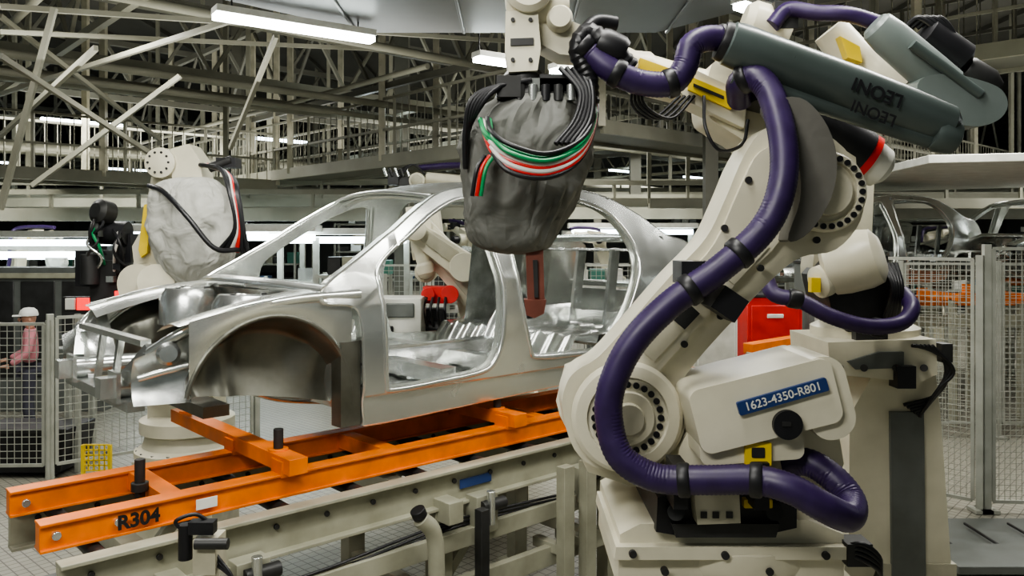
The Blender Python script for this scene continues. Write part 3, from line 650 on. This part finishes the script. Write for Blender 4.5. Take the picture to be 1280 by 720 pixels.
# ------------------------------------------------------------------ generic robots
def robot(name,loc,yaw,j2,j3,wr,ped=.7,tool='bag',hose=True,sc=1):
    M=Matrix.Translation(V(loc))@Matrix.Rotation(yaw,4,'Z')@Matrix.Scale(sc,4)
    b=B(name,M)
    b.box((0,0,ped/2),(.6,.6,ped),CREAM2); b.box((0,0,ped+.02),(.8,.8,.05),CREAM)
    b.lathe((0,0,ped+.04),(0,0,1),[(.36,0),(.36,.06),(.30,.09),(.27,.2),(.33,.22),(.34,.30),(.30,.33)],CREAM,36)
    bolts(b,(0,0,ped+.1),(0,0,1),.33,16,.015,DARK)
    top=ped+.36
    b.prism([V((x,-.17,z)) for x,z in((-.3,top),(.3,top),(j2[0]+.16,j2[1]+.05),(j2[0],j2[1]+.17),(j2[0]-.25,j2[1]+.1))],[V((x,.2,z)) for x,z in((-.3,top),(.3,top),(j2[0]+.16,j2[1]+.05),(j2[0],j2[1]+.17),(j2[0]-.25,j2[1]+.1))],CREAM)
    b.cyl((j2[0],-.36,j2[1]),(j2[0],.32,j2[1]),.17,CREAM,seg=32); b.lathe((j2[0],-.36,j2[1]),(0,-1,0),[(.11,0),(.1,.1),(.05,.12)],CREAM2,24)
    bolts(b,(j2[0],-.36,j2[1]),(0,-1,0),.145,12,.012,DARK)
    H=hull2(j2,.16,j3,.13); b.prism([V((p.x,-.32,p.y)) for p in H],[V((p.x,-.12,p.y)) for p in H],CREAM)
    H=hull2(V(j2).lerp(V(j3),.2),.08,V(j2).lerp(V(j3),.85),.06); b.prism([V((p.x,-.345,p.y)) for p in H],[V((p.x,-.31,p.y)) for p in H],CREAM2)
    b.cyl((j3[0],-.36,j3[1]),(j3[0],.3,j3[1]),.14,CREAM,seg=28); b.lathe((j3[0],.3,j3[1]),(0,1,0),[(.09,0),(.09,.14),(.05,.16)],BLACK,24)
    J3=V((j3[0],0,j3[1])); Wp=V((wr[0],0,wr[1])); d=(Wp-J3); L=d.length; dn=d.normalized()
    up=V((-dn.z,0,dn.x)); up=up if up.z>0 else -up
    b.beam(J3-dn*.2+up*.05,J3+dn*.3+up*.05,.3,.26,CREAM,up=(0,1,0)); 
    b.lathe(J3+dn*.25+up*.05,dn,[(.13,0),(.12,.05),(.085,.2),(.08,L-.35)],CREAM,28)
    b.lathe(J3-dn*.2+up*.05,-dn,[(.07,0),(.07,.12),(.04,.14)],BLACK,20)
    b.cyl(Wp+V((0,-.13,0)),Wp+V((0,.13,0)),.10,CREAM,seg=28); b.lathe(Wp+V((0,-.13,0)),(0,-1,0),[(.075,0),(.07,.04),(.03,.05)],CREAM2,24)
    b.box(J3+dn*.15+V((0,-.156,0))+up*.05,(.16,.01,.06),YELLOW)
    if hose:
        b.tube([V((j2[0]-.2,-.3,ped+.35)),V((j2[0]+.15,-.5,j2[1]-.1)),V((j2[0],-.48,j2[1]+.15)),V((j2[0]*.5+j3[0]*.5+.05,-.44,(j2[1]+j3[1])/2)),V((j3[0],-.45,j3[1]+.02)),J3+V((0,-.3,0))+up*.25,J3+dn*.5+up*.24+V((0,-.1,0)),Wp+up*.17],.04,PURPLE,seg=14,rib=.04,step=.02)
    if tool=='bag':
        c=Wp+V((0,0,-.1)); b.lathe(c+V((0,0,.05)),(0,0,-1),[(.09,0),(.09,.1)],DARK,20)
        bag(b,[(c+V((0,0,-.03)),.10),(c+V((.02,0,-.12)),.2),(c+V((.04,0,-.3)),.27),(c+V((.06,0,-.5)),.26),(c+V((.06,0,-.68)),.18),(c+V((.06,0,-.73)),.05)],BAGL,.7,36,.1,3)
    elif tool=='dark':
        c=Wp; b.box(c+V((-.14,0,.0)),(.22,.16,.12),DARK); b.box(c+V((-.3,0,.03)),(.14,.2,.16),BLACK)
        for k in range(5): b.cyl(c+V((-.1-.07*k,-.1,.05)),c+V((-.14-.07*k,-.1,.16)),.018,DARK if k%2 else STEEL,seg=12)
        for k in range(4): b.tube([c+V((.1,-.06,.08)),c+V((-.05,-.12,.2)),c+V((-.25,-.08,.12-.04*k))],.012,BLACK,seg=8)
    return b.done(.008)
# left robot beyond the car nose
X0=(235-640)*.0068
b2=B('welding_robot')
d=6.8
b2.box((X0,d,.35),(.65,.65,.7),CREAM2)
b2.lathe((X0,d,.70),(0,0,1),[(.42,0),(.42,.05),(.36,.08),(.33,.18),(.38,.2),(.38,.3),(.30,.34)],CREAM,40)
bolts(b2,(X0,d,.75),(0,0,1),.39,18,.018,DARK)
b2.box((X0,d,1.2),(.5,.42,.4),CREAM); b2.cyl((X0-.3,d-.1,1.35),(X0+.3,d-.1,1.35),.19,CREAM)
def q(u,v,dd=0): return pt(u,v,d+dd)
Hh=hull2((q(225,460).x,q(225,460).z),.17,(q(195,352).x,q(195,352).z),.16); b2.prism([V((p.x,d-.35,p.y)) for p in Hh],[V((p.x,d-.12,p.y)) for p in Hh],CREAM)
b2.cyl(q(195,352,-.4),q(195,352,.2),.14,CREAM,seg=32)
b2.beam(q(168,354),q(228,360),.3,.16,CREAM); b2.slab([(165,308),(178,285),(200,280),(222,310),(228,345),(170,352)],d-.2,d+.1,CREAM)
b2.slab([(173,312),(180,256),(188,254),(184,316),(176,322)],d-.27,d-.22,YELLOW)
b2.lathe(q(192,290),q(203,215)-q(192,290),[(.10,0),(.09,.1),(.08,.46)],CREAM,28)
b2.lathe(q(198,203,-.25),(0,1,0),[(.05,0),(.125,.02),(.13,.2),(.10,.26),(.10,.45)],CREAM,32)
bolts(b2,q(198,203,-.235),(0,-1,0),.085,10,.01,DARK)
b2.slab([(213,186),(236,180),(250,200),(253,222),(215,224)],d-.2,d+.05,CREAM); b2.lathe(q(232,222),(0,0,-1),[(.1,0),(.1,.06)],DARK,20)
bag(b2,[(q(242,222,-.3),.12),(q(238,228,-.3),.24),(q(238,245,-.3),.33),(q(240,275,-.3),.37),(q(243,305,-.3),.35),(q(243,332,-.3),.27),(q(238,350,-.3),.15),(q(236,358,-.3),.04)],BAGL,.55,80,.10,5)
for k in range(6):
    b2.tube([q(250+k*3,206,-.2),q(276+k*3,212+k*2,-.35),q(288+k*2,245,-.5),q(294+k*2,285,-.5),q(275+k*7,312+k,-.45)],.018,[BLACK,BLACK,WHITEC,RED,BLACK,BLACK][k],seg=10)
b2.tube([q(186,232,-.35),q(205,240,-.5),q(235,272,-.62),q(268,310,-.62),q(300,312,-.45)],.020,BLACK,seg=10)
b2.box(q(286,204,-.15),(.16,.15,.08),BLACK); b2.cyl(q(262,210,-.2),q(290,200,-.2),.04,DARK); b2.box(q(205,372),(.3,.3,.12),CREAM)
b2.box(q(140,350),(.22,.3,.34),DARK); b2.box(q(120,335),(.22,.25,.30),BLACK); b2.cyl(q(118,290,-.1),q(160,292,-.1),.10,BLACK); b2.cyl(q(112,318,-.2),q(112,355,-.2),.07,DARK)
b2.lathe(q(140,268,-.1),(-.4,-1,.2),[(.05,0),(.10,.03),(.10,.14),(.06,.17)],DARK,20); b2.box(q(160,310),(.14,.2,.24),BLACK); b2.cyl(q(128,262,-.1),q(128,282,-.1),.05,STEEL)
for k in range(9):
    r=random.Random(k); u0=108+r.random()*50; v0=262+r.random()*30
    b2.tube([q(u0,v0,-.15),q(u0+r.uniform(-14,14),v0+14,-.28),q(u0+r.uniform(-12,16),v0+32,-.26),q(u0+r.uniform(-5,20),v0+52,-.15)],.012,[BLACK,DARK,BLACK,GREEN,DARK,BLACK,WHITEC,BLACK,STEEL][k],seg=8)
    b2.box(q(u0,v0+r.uniform(0,70),-.2),(.06,.06,.05),[DARK,STEEL,BLACK,GREYP][k%4])
b2.box(q(156,374,-.2),(.12,.1,.14),REDL)
b2.beam(q(120,352),q(175,347),.12,.12,DARK)
b2.done(.008)
robot('welding_robot',(-.15,7.6,0),0,(.05,1.75),(-.72,2.62),(-.72+.06,2.2),1.0,None,False)
rb=B('welding_robot'); 
e=7.3
rb.box((-.25,e+.5,.5),(.5,.5,1.0),CREAM2); rb.lathe((-.25,e+.5,1.0),(0,0,1),[(.34,0),(.34,.08),(.28,.12),(.28,.5)],CREAM,32)
def link(u0,v0,r0,u1,v1,r1,d0,d1,m=CREAM):
    a,c=pt(u0,v0,e),pt(u1,v1,e); Hh=hull2((a.x,a.z),r0,(c.x,c.z),r1); rb.prism([V((p.x,d0,p.y)) for p in Hh],[V((p.x,d1,p.y)) for p in Hh],m)
link(520,288,.09,578,330,.12,e-.2,e+.05); link(580,334,.13,602,425,.16,e+.05,e+.3); link(524,288,.05,570,320,.06,e-.23,e-.19,CREAM2)
rb.cyl(pt(580,334,e-.28),pt(580,334,e+.3),.13,CREAM,seg=28); rb.cyl(pt(520,288,e-.28),pt(520,288,e+.1),.09,CREAM,seg=28)
rb.lathe(pt(520,288,e-.1),V((.25,0,-1)),[(.07,0),(.065,.3),(.08,.32),(.08,.40)],CREAM,24)
rb.box(pt(548,368,e-.1),(.26,.2,.15),RED); rb.cyl(pt(562,368,e-.3),pt(562,368,e),.08,RED); rb.cyl(pt(535,368,e-.3),pt(535,368,e-.1),.06,RED); rb.box(pt(538,395,e-.1),(.26,.2,.14),BLACK); rb.cyl(pt(518,406,e-.2),pt(556,412,e-.2),.06,DARK)
rb.tube([pt(515,400,e),pt(510,428,e),pt(525,438,e),pt(545,430,e)],.035,BLACK)
for k in range(5): rb.tube([pt(525+k*8,372,e-.3),pt(520+k*9,388,e-.40),pt(526+k*8,408,e-.25)],.014,BLACK,seg=8)
rb.done(.008)
b=B('control_cabinet'); b.box(pt(502,418,6.9)-V((0,0,.35)),(.38,.4,1.35),WHITE); b.box(pt(500,388,6.69),(.24,.02,.12),GREYP); b.box(pt(488,412,6.69),(.05,.03,.06),BLACK); b.box(pt(510,440,6.69),(.12,.02,.03),DARK); b.done(.01)
robot('welding_robot',(.15,10.2,0),0,(0,2.2),(-.4,3.15),(-1.35,3.25),1.3,'dark',True)

# right robot behind
b=B('welding_robot')
d=4.45
b.slab([(1062,520),(1090,470),(1170,470),(1176,520),(1190,720),(1190,790),(1060,790)],d,d+.6,CREAM)
b.box(((1125-640)*.00445,d+.3,.35),(.62,.62,.7),CREAM2)
b.slab([(1113,515),(1155,515),(1158,760),(1116,760)],d-.02,d+.05,GREYP)
b.slab([(1035,428),(1170,424),(1172,468),(1150,478),(1038,468)],d-.1,d+.5,CREAM)
b.slab([(1060,452),(1100,440),(1130,440),(1130,460),(1070,462)],d-.12,d-.09,GREYP); b.slab([(1070,415),(1110,415),(1110,430),(1070,430)],d-.05,d+.3,DARK)
for u in(1050,1080,1120,1155): b.cyl(pt(u,460,d-.1),pt(u,460,d-.13),.02,DARK,seg=12)
b.lathe(pt(1080,418,d+.25),(0,0,1),[(.3,0),(.3,.05),(.24,.08),(.22,.2)],CREAM,32)
b.slab([(1030,345),(1060,310),(1110,320),(1118,390),(1100,415),(1060,415),(1040,390)],d,d+.35,DARK)
b.lathe(pt(1076,324,d-.05)+V((-.16,.1,-.06)),(1,-.6,.35),[(.10,0),(.155,.03),(.165,.1),(.165,.22),(.15,.28),(.10,.31),(.0,.315)],CREAM,36)
b.lathe(pt(1032,350,d),(-1,-.3,-.3),[(.09,0),(.09,.05),(.05,.07)],CREAM,24); b.box(pt(1018,356,d-.05),(.05,.05,.08),YELLOW)
b.tube([pt(958,348,d-.1),pt(968,368,d-.15),pt(1000,376,d-.2),pt(1040,396,d-.25),pt(1085,408,d-.25),pt(1125,404,d-.2),pt(1140,385,d-.15),pt(1128,366,d)],.042,PURPLE,seg=18,n=8,rib=.02,step=.01)
for (u,v) in((985,372),(1090,408)): b.lathe(pt(u,v,d-.2),(1,0,-.2),[(.047,0),(.052,.01),(.052,.06),(.047,.07)],BLACK,20)
for k in range(6): b.tube([pt(1140+k*5,432,d-.12),pt(1172+k*4,438+k*5,d-.1),pt(1184-k*2,470+k*3,d-.08),pt(1168-k*3,495+k*4,d-.04),pt(1130+k*4,506+k*3,d-.03)],.010,BLACK,seg=10)
b.box(pt(1128,470,d-.1),(.1,.1,.12),BLACK); b.box(pt(1178,440,d-.05),(.06,.1,.1),DARK)
for k in range(5): b.tube([pt(1100+k*5,330,d),pt(1115+k*3,360,d-.1),pt(1105+k*4,400,d)],.014,BLACK,seg=8)
Hh=hull2((pt(1075,340,d).x,pt(1075,340,d).z),.17,(pt(1090,150,d).x,pt(1090,150,d).z),.14); b.prism([V((p.x,d+.25,p.y)) for p in Hh],[V((p.x,d+.45,p.y)) for p in Hh],CREAM2)
d=4.2
b.lathe(pt(1105,120,d),pt(1035,35,d)-pt(1105,120,d),[(.16,0),(.15,.1),(.10,.3),(.09,.45)],CREAM,28)
b.slab([(1050,45),(1075,58),(1078,78),(1060,72)],d-.16,d-.1,YELLOW)
b.tube([pt(965,32,d-.1),pt(985,12,d-.1),pt(1020,16,d-.15),pt(1060,18,d-.2),pt(1100,30,d-.2)],.04,PURPLE,seg=16,n=8,rib=.02,step=.01)
b.lathe(pt(985,38,d),(-1,0,.3),[(.1,0),(.1,.2),(.07,.24)],CREAM,24); b.box(pt(975,25,d),(.12,.2,.14),DARK)
p,qq=pt(1092,30,d-.3),pt(1185,110,d-.3); L=(qq-p).length
b.lathe(p,qq-p,[(.06,0),(.08,.02),(.09,.1),(.095,L*.75),(.095,L*.98),(.08,L)],GREYL,36)
CP=[(1150,100),(1185,92),(1225,100),(1252,112),(1260,132),(1248,150),(1220,158),(1180,150),(1150,130)]
CP=[(p_.x,p_.y) for p_ in catmull([V((u,v,0)) for u,v in CP],4,True)]
b.slab(CP,d-.42,d-.2,GREYL)
b.cyl(pt(1140,55,d-.42),pt(1225,118,d-.42),.025,GREYT)
b.lathe(pt(1152,40,d-.1),V((1,0,-.7)),[(.06,0),(.09,.02),(.09,.25),(.05,.28)],BLACK,24)
b.lathe(pt(1205,85,d-.1),V((1,0,-.6)),[(.06,0),(.07,.02),(.07,.14),(.04,.2)],DARK,24)
for k in range(4): b.tube([pt(1130+k*8,35,d-.1),pt(1150+k*8,22,d-.15),pt(1175+k*6,45,d-.15),pt(1180+k*5,80,d-.1)],.014,BLACK,seg=8)
b.done(.008)

# ------------------------------------------------------------------ fences
def fence(name,p0,p1,z0,z1,npan,sp=.06,wire=.004,m=FENCE):
    b=B(name); p0,p1=V(p0),V(p1); d=p1-p0; L=d.length; dn=d.normalized()
    for i in range(npan+1):
        q_=p0+d*i/npan; b.beam((q_.x,q_.y,0),(q_.x,q_.y,z1+.04),.06,.06,m,up=dn); b.box((q_.x,q_.y,.02),(.16,.16,.03),m)
    for i in range(npan):
        a=p0+d*(i/npan)+dn*.06; c=p0+d*((i+1)/npan)-dn*.06
        for z in(z0,z1): b.beam((a.x,a.y,z),(c.x,c.y,z),.03,.03,m)
        for e_ in(a,c): b.beam((e_.x,e_.y,z0),(e_.x,e_.y,z1),.03,.03,m,up=dn)
        n=int((z1-z0)/sp)
        for k in range(1,n): z=z0+(z1-z0)*k/n; b.beam((a.x,a.y,z),(c.x,c.y,z),wire,wire,m)
        n=int((c-a).length/sp)
        for k in range(1,n): q_=a.lerp(c,k/n); b.beam((q_.x,q_.y,z0),(q_.x,q_.y,z1),wire,wire,m,up=dn)
    return b.done()
fence('safety_fence',(4.3,7.35,0),(3.2,8.35,0),.1,2.32,1,.05,.005)
fence('safety_fence',(4.36,7.35,0),(6.6,7.2,0),.1,2.42,2,.05,.005)
fence('safety_fence',(-4.62,8,0),(-9.4,7.8,0),.25,1.66,4,.07,.006)
fence('safety_fence',(-4.62,8,0),(-3.0,9.4,0),.25,1.72,2,.07,.006)
fence('safety_fence',(4.9,10.1,0),(11,10.0,0),.2,2.2,5,.08,.006)
fence('safety_fence',(-2.5,12.6,0),(3.5,12.6,0),.2,2.1,5,.08,.006)
b=B('floor_grating_platform')
for k,(y,z) in enumerate([(6.9,.0),(6.5,.05),(6.05,.1)]): b.box((5.0,y-.1,z+.03),(3.6,.44,.06+.0*k),GREYP)
for i in range(10): b.box((3.4+i*.36,6.3,.145),(.02,.7,.02),DARK)
b.done(.006)
b=B('orange_transfer_conveyor')
for (x0,x1,y,z) in [(5.9,9.5,10.7,1.72),(5.9,9.5,11.9,1.6),(9.0,14,14.5,1.75)]:
    b.beam((x0,y,z),(x1,y,z),.12,.14,ORANGE); b.beam((x0,y,z-.3),(x1,y,z-.3),.1,.16,BEIGE)
    for i in range(5): x=x0+(x1-x0)*i/4; b.beam((x,y,z),(x,y,0),.08,.08,BEIGE); b.beam((x,y-.2,z+.02),(x,y+.8,z+.02),.08,.1,ORANGE); b.box((x+.2,y,z+.12),(.12,.1,.14),ORANGE)
b.done(.006)
b=B('orange_transfer_conveyor')
b.beam(pt(935,436,7.6),pt(1030,420,8.2),.12,.1,ORANGE); b.beam(pt(862,466,6.9),pt(902,463,7.0),.1,.08,ORANGE)
for (u,v,dd) in((940,440,7.6),(1025,425,8.2),(880,470,6.95)): p=pt(u,v,dd); b.beam(p,(p.x,p.y,0),.1,.1,BEIGE)
p=pt(950,452,7.5); b.beam(p,pt(1040,440,8.1),.2,.12,BEIGE)
b.done(.006)
def cabinet(name,u0,u1,v0,d,m,dep=.5):
    x0,x1=(u0-640)/F*d,(u1-640)/F*d; z=H-(v0-300)/F*d
    b=B(name); b.box(((x0+x1)/2,d+dep/2,z/2),(x1-x0,dep,z),m); b.box(((x0+x1)/2,d-.005,z*.6),((x1-x0)*.86,.02,z*.7),m)
    b.box((x0+(x1-x0)*.85,d-.02,z*.62),(.03,.03,.14),DARK); b.box(((x0+x1)/2,d-.02,z*.88),((x1-x0)*.3,.02,.05),WHITE); b.box(((x0+x1)/2,d+dep/2,z+.02),((x1-x0)+.04,dep+.04,.04),DARK)
    return b.done(.01)
cabinet('red_control_cabinet',934,1003,372,9.5,RED)
cabinet('control_cabinet',868,922,388,9.0,WHITE)
cabinet('control_cabinet',1010,1028,330,10,GREYP)
b=B('mezzanine_platform'); b.prism([V(p) for p in((5.0,9.6,3.42),(8.2,8.8,3.42),(9,14,3.42),(5.6,16,3.42))],[V(p) for p in((5.0,9.6,3.52),(8.2,8.8,3.52),(9,14,3.52),(5.6,16,3.52))],WHITE)
for x,y in((8,9.2),(8.6,13),(5.7,15.4)): b.beam((x,y,0),(x,y,3.4),.16,.16,TRUSS)
b.done(.01)
b=B('building_columns')
for a in(-14,-6,2,10,18,26):
    for bb in(14.5,23,33): p=AB(a,bb,0); b.beam((p.x,p.y,0),(p.x,p.y,9),.3,.3,TRUSSD); 
p=V(((888-640)*.014,14,0)); b.beam((p.x,14,0),(p.x,14,9),.22,.22,TRUSSD)
b.done()
def rack(name,x,y,w_,h,n,seed):
    r=random.Random(seed); b=B(name)
    for sx in(-1,1):
        for sy in(0,.6): b.beam((x+sx*w_/2,y+sy,0),(x+sx*w_/2,y+sy,h),.06,.06,FENCE)
    for k in range(n):
        z=.3+(h-.35)*k/(n-1); b.box((x,y+.3,z),(w_,.65,.05),FENCE); xx=-w_/2+.15
        while xx<w_/2-.2:
            ww=r.uniform(.2,.45); hh=r.uniform(.12,min(.38,(h/n)*.8)); m=r.choice([GREYP,GREYP,WHITE,DARK,GREYL,DARK,BEIGE,STEEL,GREYP,BEIGE,STEEL,DARK,BLUEB,FENCE,WHITE,GREENB])
            if r.random()>.3: b.box((x+xx+ww/2,y+.3,z+hh/2+.03),(ww*.85,.45,hh),m)
            xx+=ww
    return b.done()
for i in range(26):
    x=-16+i*1.45+random.uniform(-.2,.2); y=13.5+random.uniform(0,3)+(i%3)
    rack('parts_rack',x*1.0,y,1.2,random.uniform(1.5,2.2),4,i)
for i in range(16): rack('parts_rack',-26+i*3.6,24+random.uniform(0,4),2.8,random.uniform(2.0,3.2),4,100+i)
for i in range(8): robot('welding_robot',(-11+i*3.4,18+(i%3)*1.5,0),(-.5+.9*i)%6.28,(.1,1.5),(.3+.2*(i%3),2.5),(1.2,2.6+.2*(i%2)),.8,'dark' if i%2 else 'bag',True)
b=B('scrap_bin')
b.prism([V((-5.6,8.4,.05)),V((-4.75,8.4,.05)),V((-4.68,8.4,.5)),V((-5.7,8.4,.5))],[V((-5.6,9,.05)),V((-4.75,9,.05)),V((-4.68,9,.5)),V((-5.7,9,.5))],BLACK)
b.beam((-5.7,8.38,.5),(-4.68,8.38,.5),.05,.05,DARK)
for x in(-5.5,-4.85): b.cyl((x,8.4,.06),(x,8.48,.06),.06,DARK)
b.done(.01)
b=B('yellow_mesh_guard')
for i in range(6): b.beam((-4.02+.05*i,7.5,.34),(-4.02+.05*i,7.5,.58),.012,.012,YELLOW,up=(1,0,0)); b.beam((-4.02,7.5,.34+.048*i),(-3.77,7.5,.34+.048*i),.012,.012,YELLOW)
for x in(-4.02,-3.77): b.beam((x,7.5,0),(x,7.5,.58),.03,.03,YELLOW,up=(1,0,0))
b.done()
b=B('andon_display'); b.box(pt(97,380,8.6),(.28,.08,.16),DARK); b.box(pt(88,380,8.54),(.1,.03,.12),WHITE); b.box(pt(104,380,8.54),(.13,.03,.13),REDL); p=pt(97,392,8.62); b.beam(p,(p.x,p.y,0),.05,.05,FENCE); b.done(.004)
b=B('floor_standing_fixture')
for (u,d_) in((85,9.1),(115,9.2)):
    x=(u-640)*d_/1000; b.beam((x,d_,0),(x,d_,1.3),.06,.06,FENCE); b.beam((x,d_,.9),(x+.5,d_,1.1),.05,.05,FENCE); b.box((x,d_,1.2),(.3,.2,.15),GREYP); b.box((x,d_,.03),(.3,.3,.06),GREYP)
b.done(.005)
b=B('dark_backdrop')    # dark backdrop added to set off the worker
b.box((-6.9,11.9,1.05),(1.9,.5,2.1),GREYP)
for x in(-7.5,-6.9,-6.3): b.box((x,11.64,1.2),(.5,.02,1.4),DARK)
b.box((-6.9,11.62,1.98),(1.7,.03,.08),BEIGE)
b.done(.01)

# ------------------------------------------------------------------ person
def skin(name,pts,edges,rad,m,parent,root=0):
    me=bpy.data.meshes.new(name); me.from_pydata(pts,edges,[]); o=bpy.data.objects.new(name,me); bpy.context.collection.objects.link(o)
    me.materials.append(m)
    md=o.modifiers.new('skin','SKIN'); md.use_smooth_shade=True
    for i,r in enumerate(rad): me.skin_vertices[0].data[i].radius=(r if isinstance(r,tuple) else (r,r))
    me.skin_vertices[0].data[root].use_root=True
    s=o.modifiers.new('sub','SUBSURF'); s.levels=2; s.render_levels=2
    o.parent=parent; return o
SKIN=mat('skin',(.45,.25,.17),0,.5,.05); SHIRT=mat('pink_work_shirt',(.55,.22,.25),0,.8,.15); PANT=mat('work_trousers',(.05,.05,.07),0,.8); CAP=mat('white_cap',(.78,.78,.75),0,.5)
pe=bpy.data.objects.new('factory_worker',None); bpy.context.collection.objects.link(pe); pe.location=(-6.15,10.2,0); pe.rotation_euler=(0,0,math.radians(-60))
skin('shirt',[(0,0,.92),(0,0,1.1),(0,.0,1.27),(0,.01,1.36),(-.17,.01,1.33),(-.23,-.02,1.08),(-.18,-.22,.98),(.17,.01,1.33),(.23,-.02,1.08),(.18,-.2,.95)],[(0,1),(1,2),(2,3),(2,4),(4,5),(5,6),(2,7),(7,8),(8,9)],[(.16,.11),(.155,.11),(.17,.12),(.07,.07),.07,.052,.042,.07,.052,.042],SHIRT,pe)
skin('trousers',[(0,0,.93),(-.1,0,.82),(-.11,-.02,.47),(-.11,.02,.08),(.1,0,.82),(.11,-.03,.47),(.12,.02,.08)],[(0,1),(1,2),(2,3),(0,4),(4,5),(5,6)],[(.15,.11),.095,.07,.055,.095,.07,.055],PANT,pe)
skin('head',[(0,.01,1.34),(0,0,1.43),(0,-.01,1.50),(0,-.015,1.56)],[(0,1),(1,2),(2,3)],[.05,.06,(.085,.1),(.075,.09)],SKIN,pe)
b=B('face'); b.sphere((0,-.115,1.49),.016,SKIN,(1,1.2,1.6),10,8)
for s in(-1,1): b.sphere((s*.032,-.098,1.515),.011,DARK,(1.2,.6,.7),10,8); b.sphere((s*.085,0,1.49),.024,SKIN,(.4,.8,1.2),10,8)
b.box((0,-.105,1.45),(.045,.012,.008),RED); b.done(0,pe)
b=B('cap'); b.lathe((0,-.01,1.535),(0,0,1),[(.108,0),(.108,.03),(.095,.07),(.06,.1),(.0,.11)],CAP,24); b.box((0,-.14,1.54),(.15,.1,.012),CAP); b.done(.003,pe)
for s,(hx,hy,hz) in((-1,(-.17,-.26,.97)),(1,(.17,-.24,.93))):
    P=[(hx,hy+.03,hz),(hx,hy-.04,hz)];E=[(0,1)];Rr=[.03,(.038,.018)]
    for k in range(4):
        n0=len(P); x=hx-.028+.0185*k; l=[.06,.07,.066,.05][k]; P+=[(x,hy-.07,hz),(x,hy-.07-l*.6,hz-.012),(x,hy-.07-l,hz-.035)]; E+=[(1,n0),(n0,n0+1),(n0+1,n0+2)]; Rr+=[.009,.0085,.008]
    n0=len(P); P+=[(hx-s*.04,hy-.03,hz-.01),(hx-s*.055,hy-.065,hz-.02)]; E+=[(0,n0),(n0,n0+1)]; Rr+=[.011,.009]
    skin('hand',P,E,Rr,SKIN,pe)
for s in(-1,1):
    b=B('shoe'); b.sphere((s*.115,-.05,.045),.055,BLACK,(.85,2.3,.8)); b.done(0,pe)

# ------------------------------------------------------------------ camera
cam=bpy.data.cameras.new('cam'); cam.sensor_width=36; cam.lens=F/1280*36; cam.shift_y=-60/1280; cam.clip_end=200
co=bpy.data.objects.new('camera',cam); co.location=(0,0,H); co.rotation_euler=(math.pi/2,0,0); bpy.context.collection.objects.link(co)
bpy.context.scene.camera=co
try:
    bpy.context.scene.view_settings.view_transform='AgX'; bpy.context.scene.view_settings.look='AgX - Medium High Contrast'
except Exception as ex: print(ex)
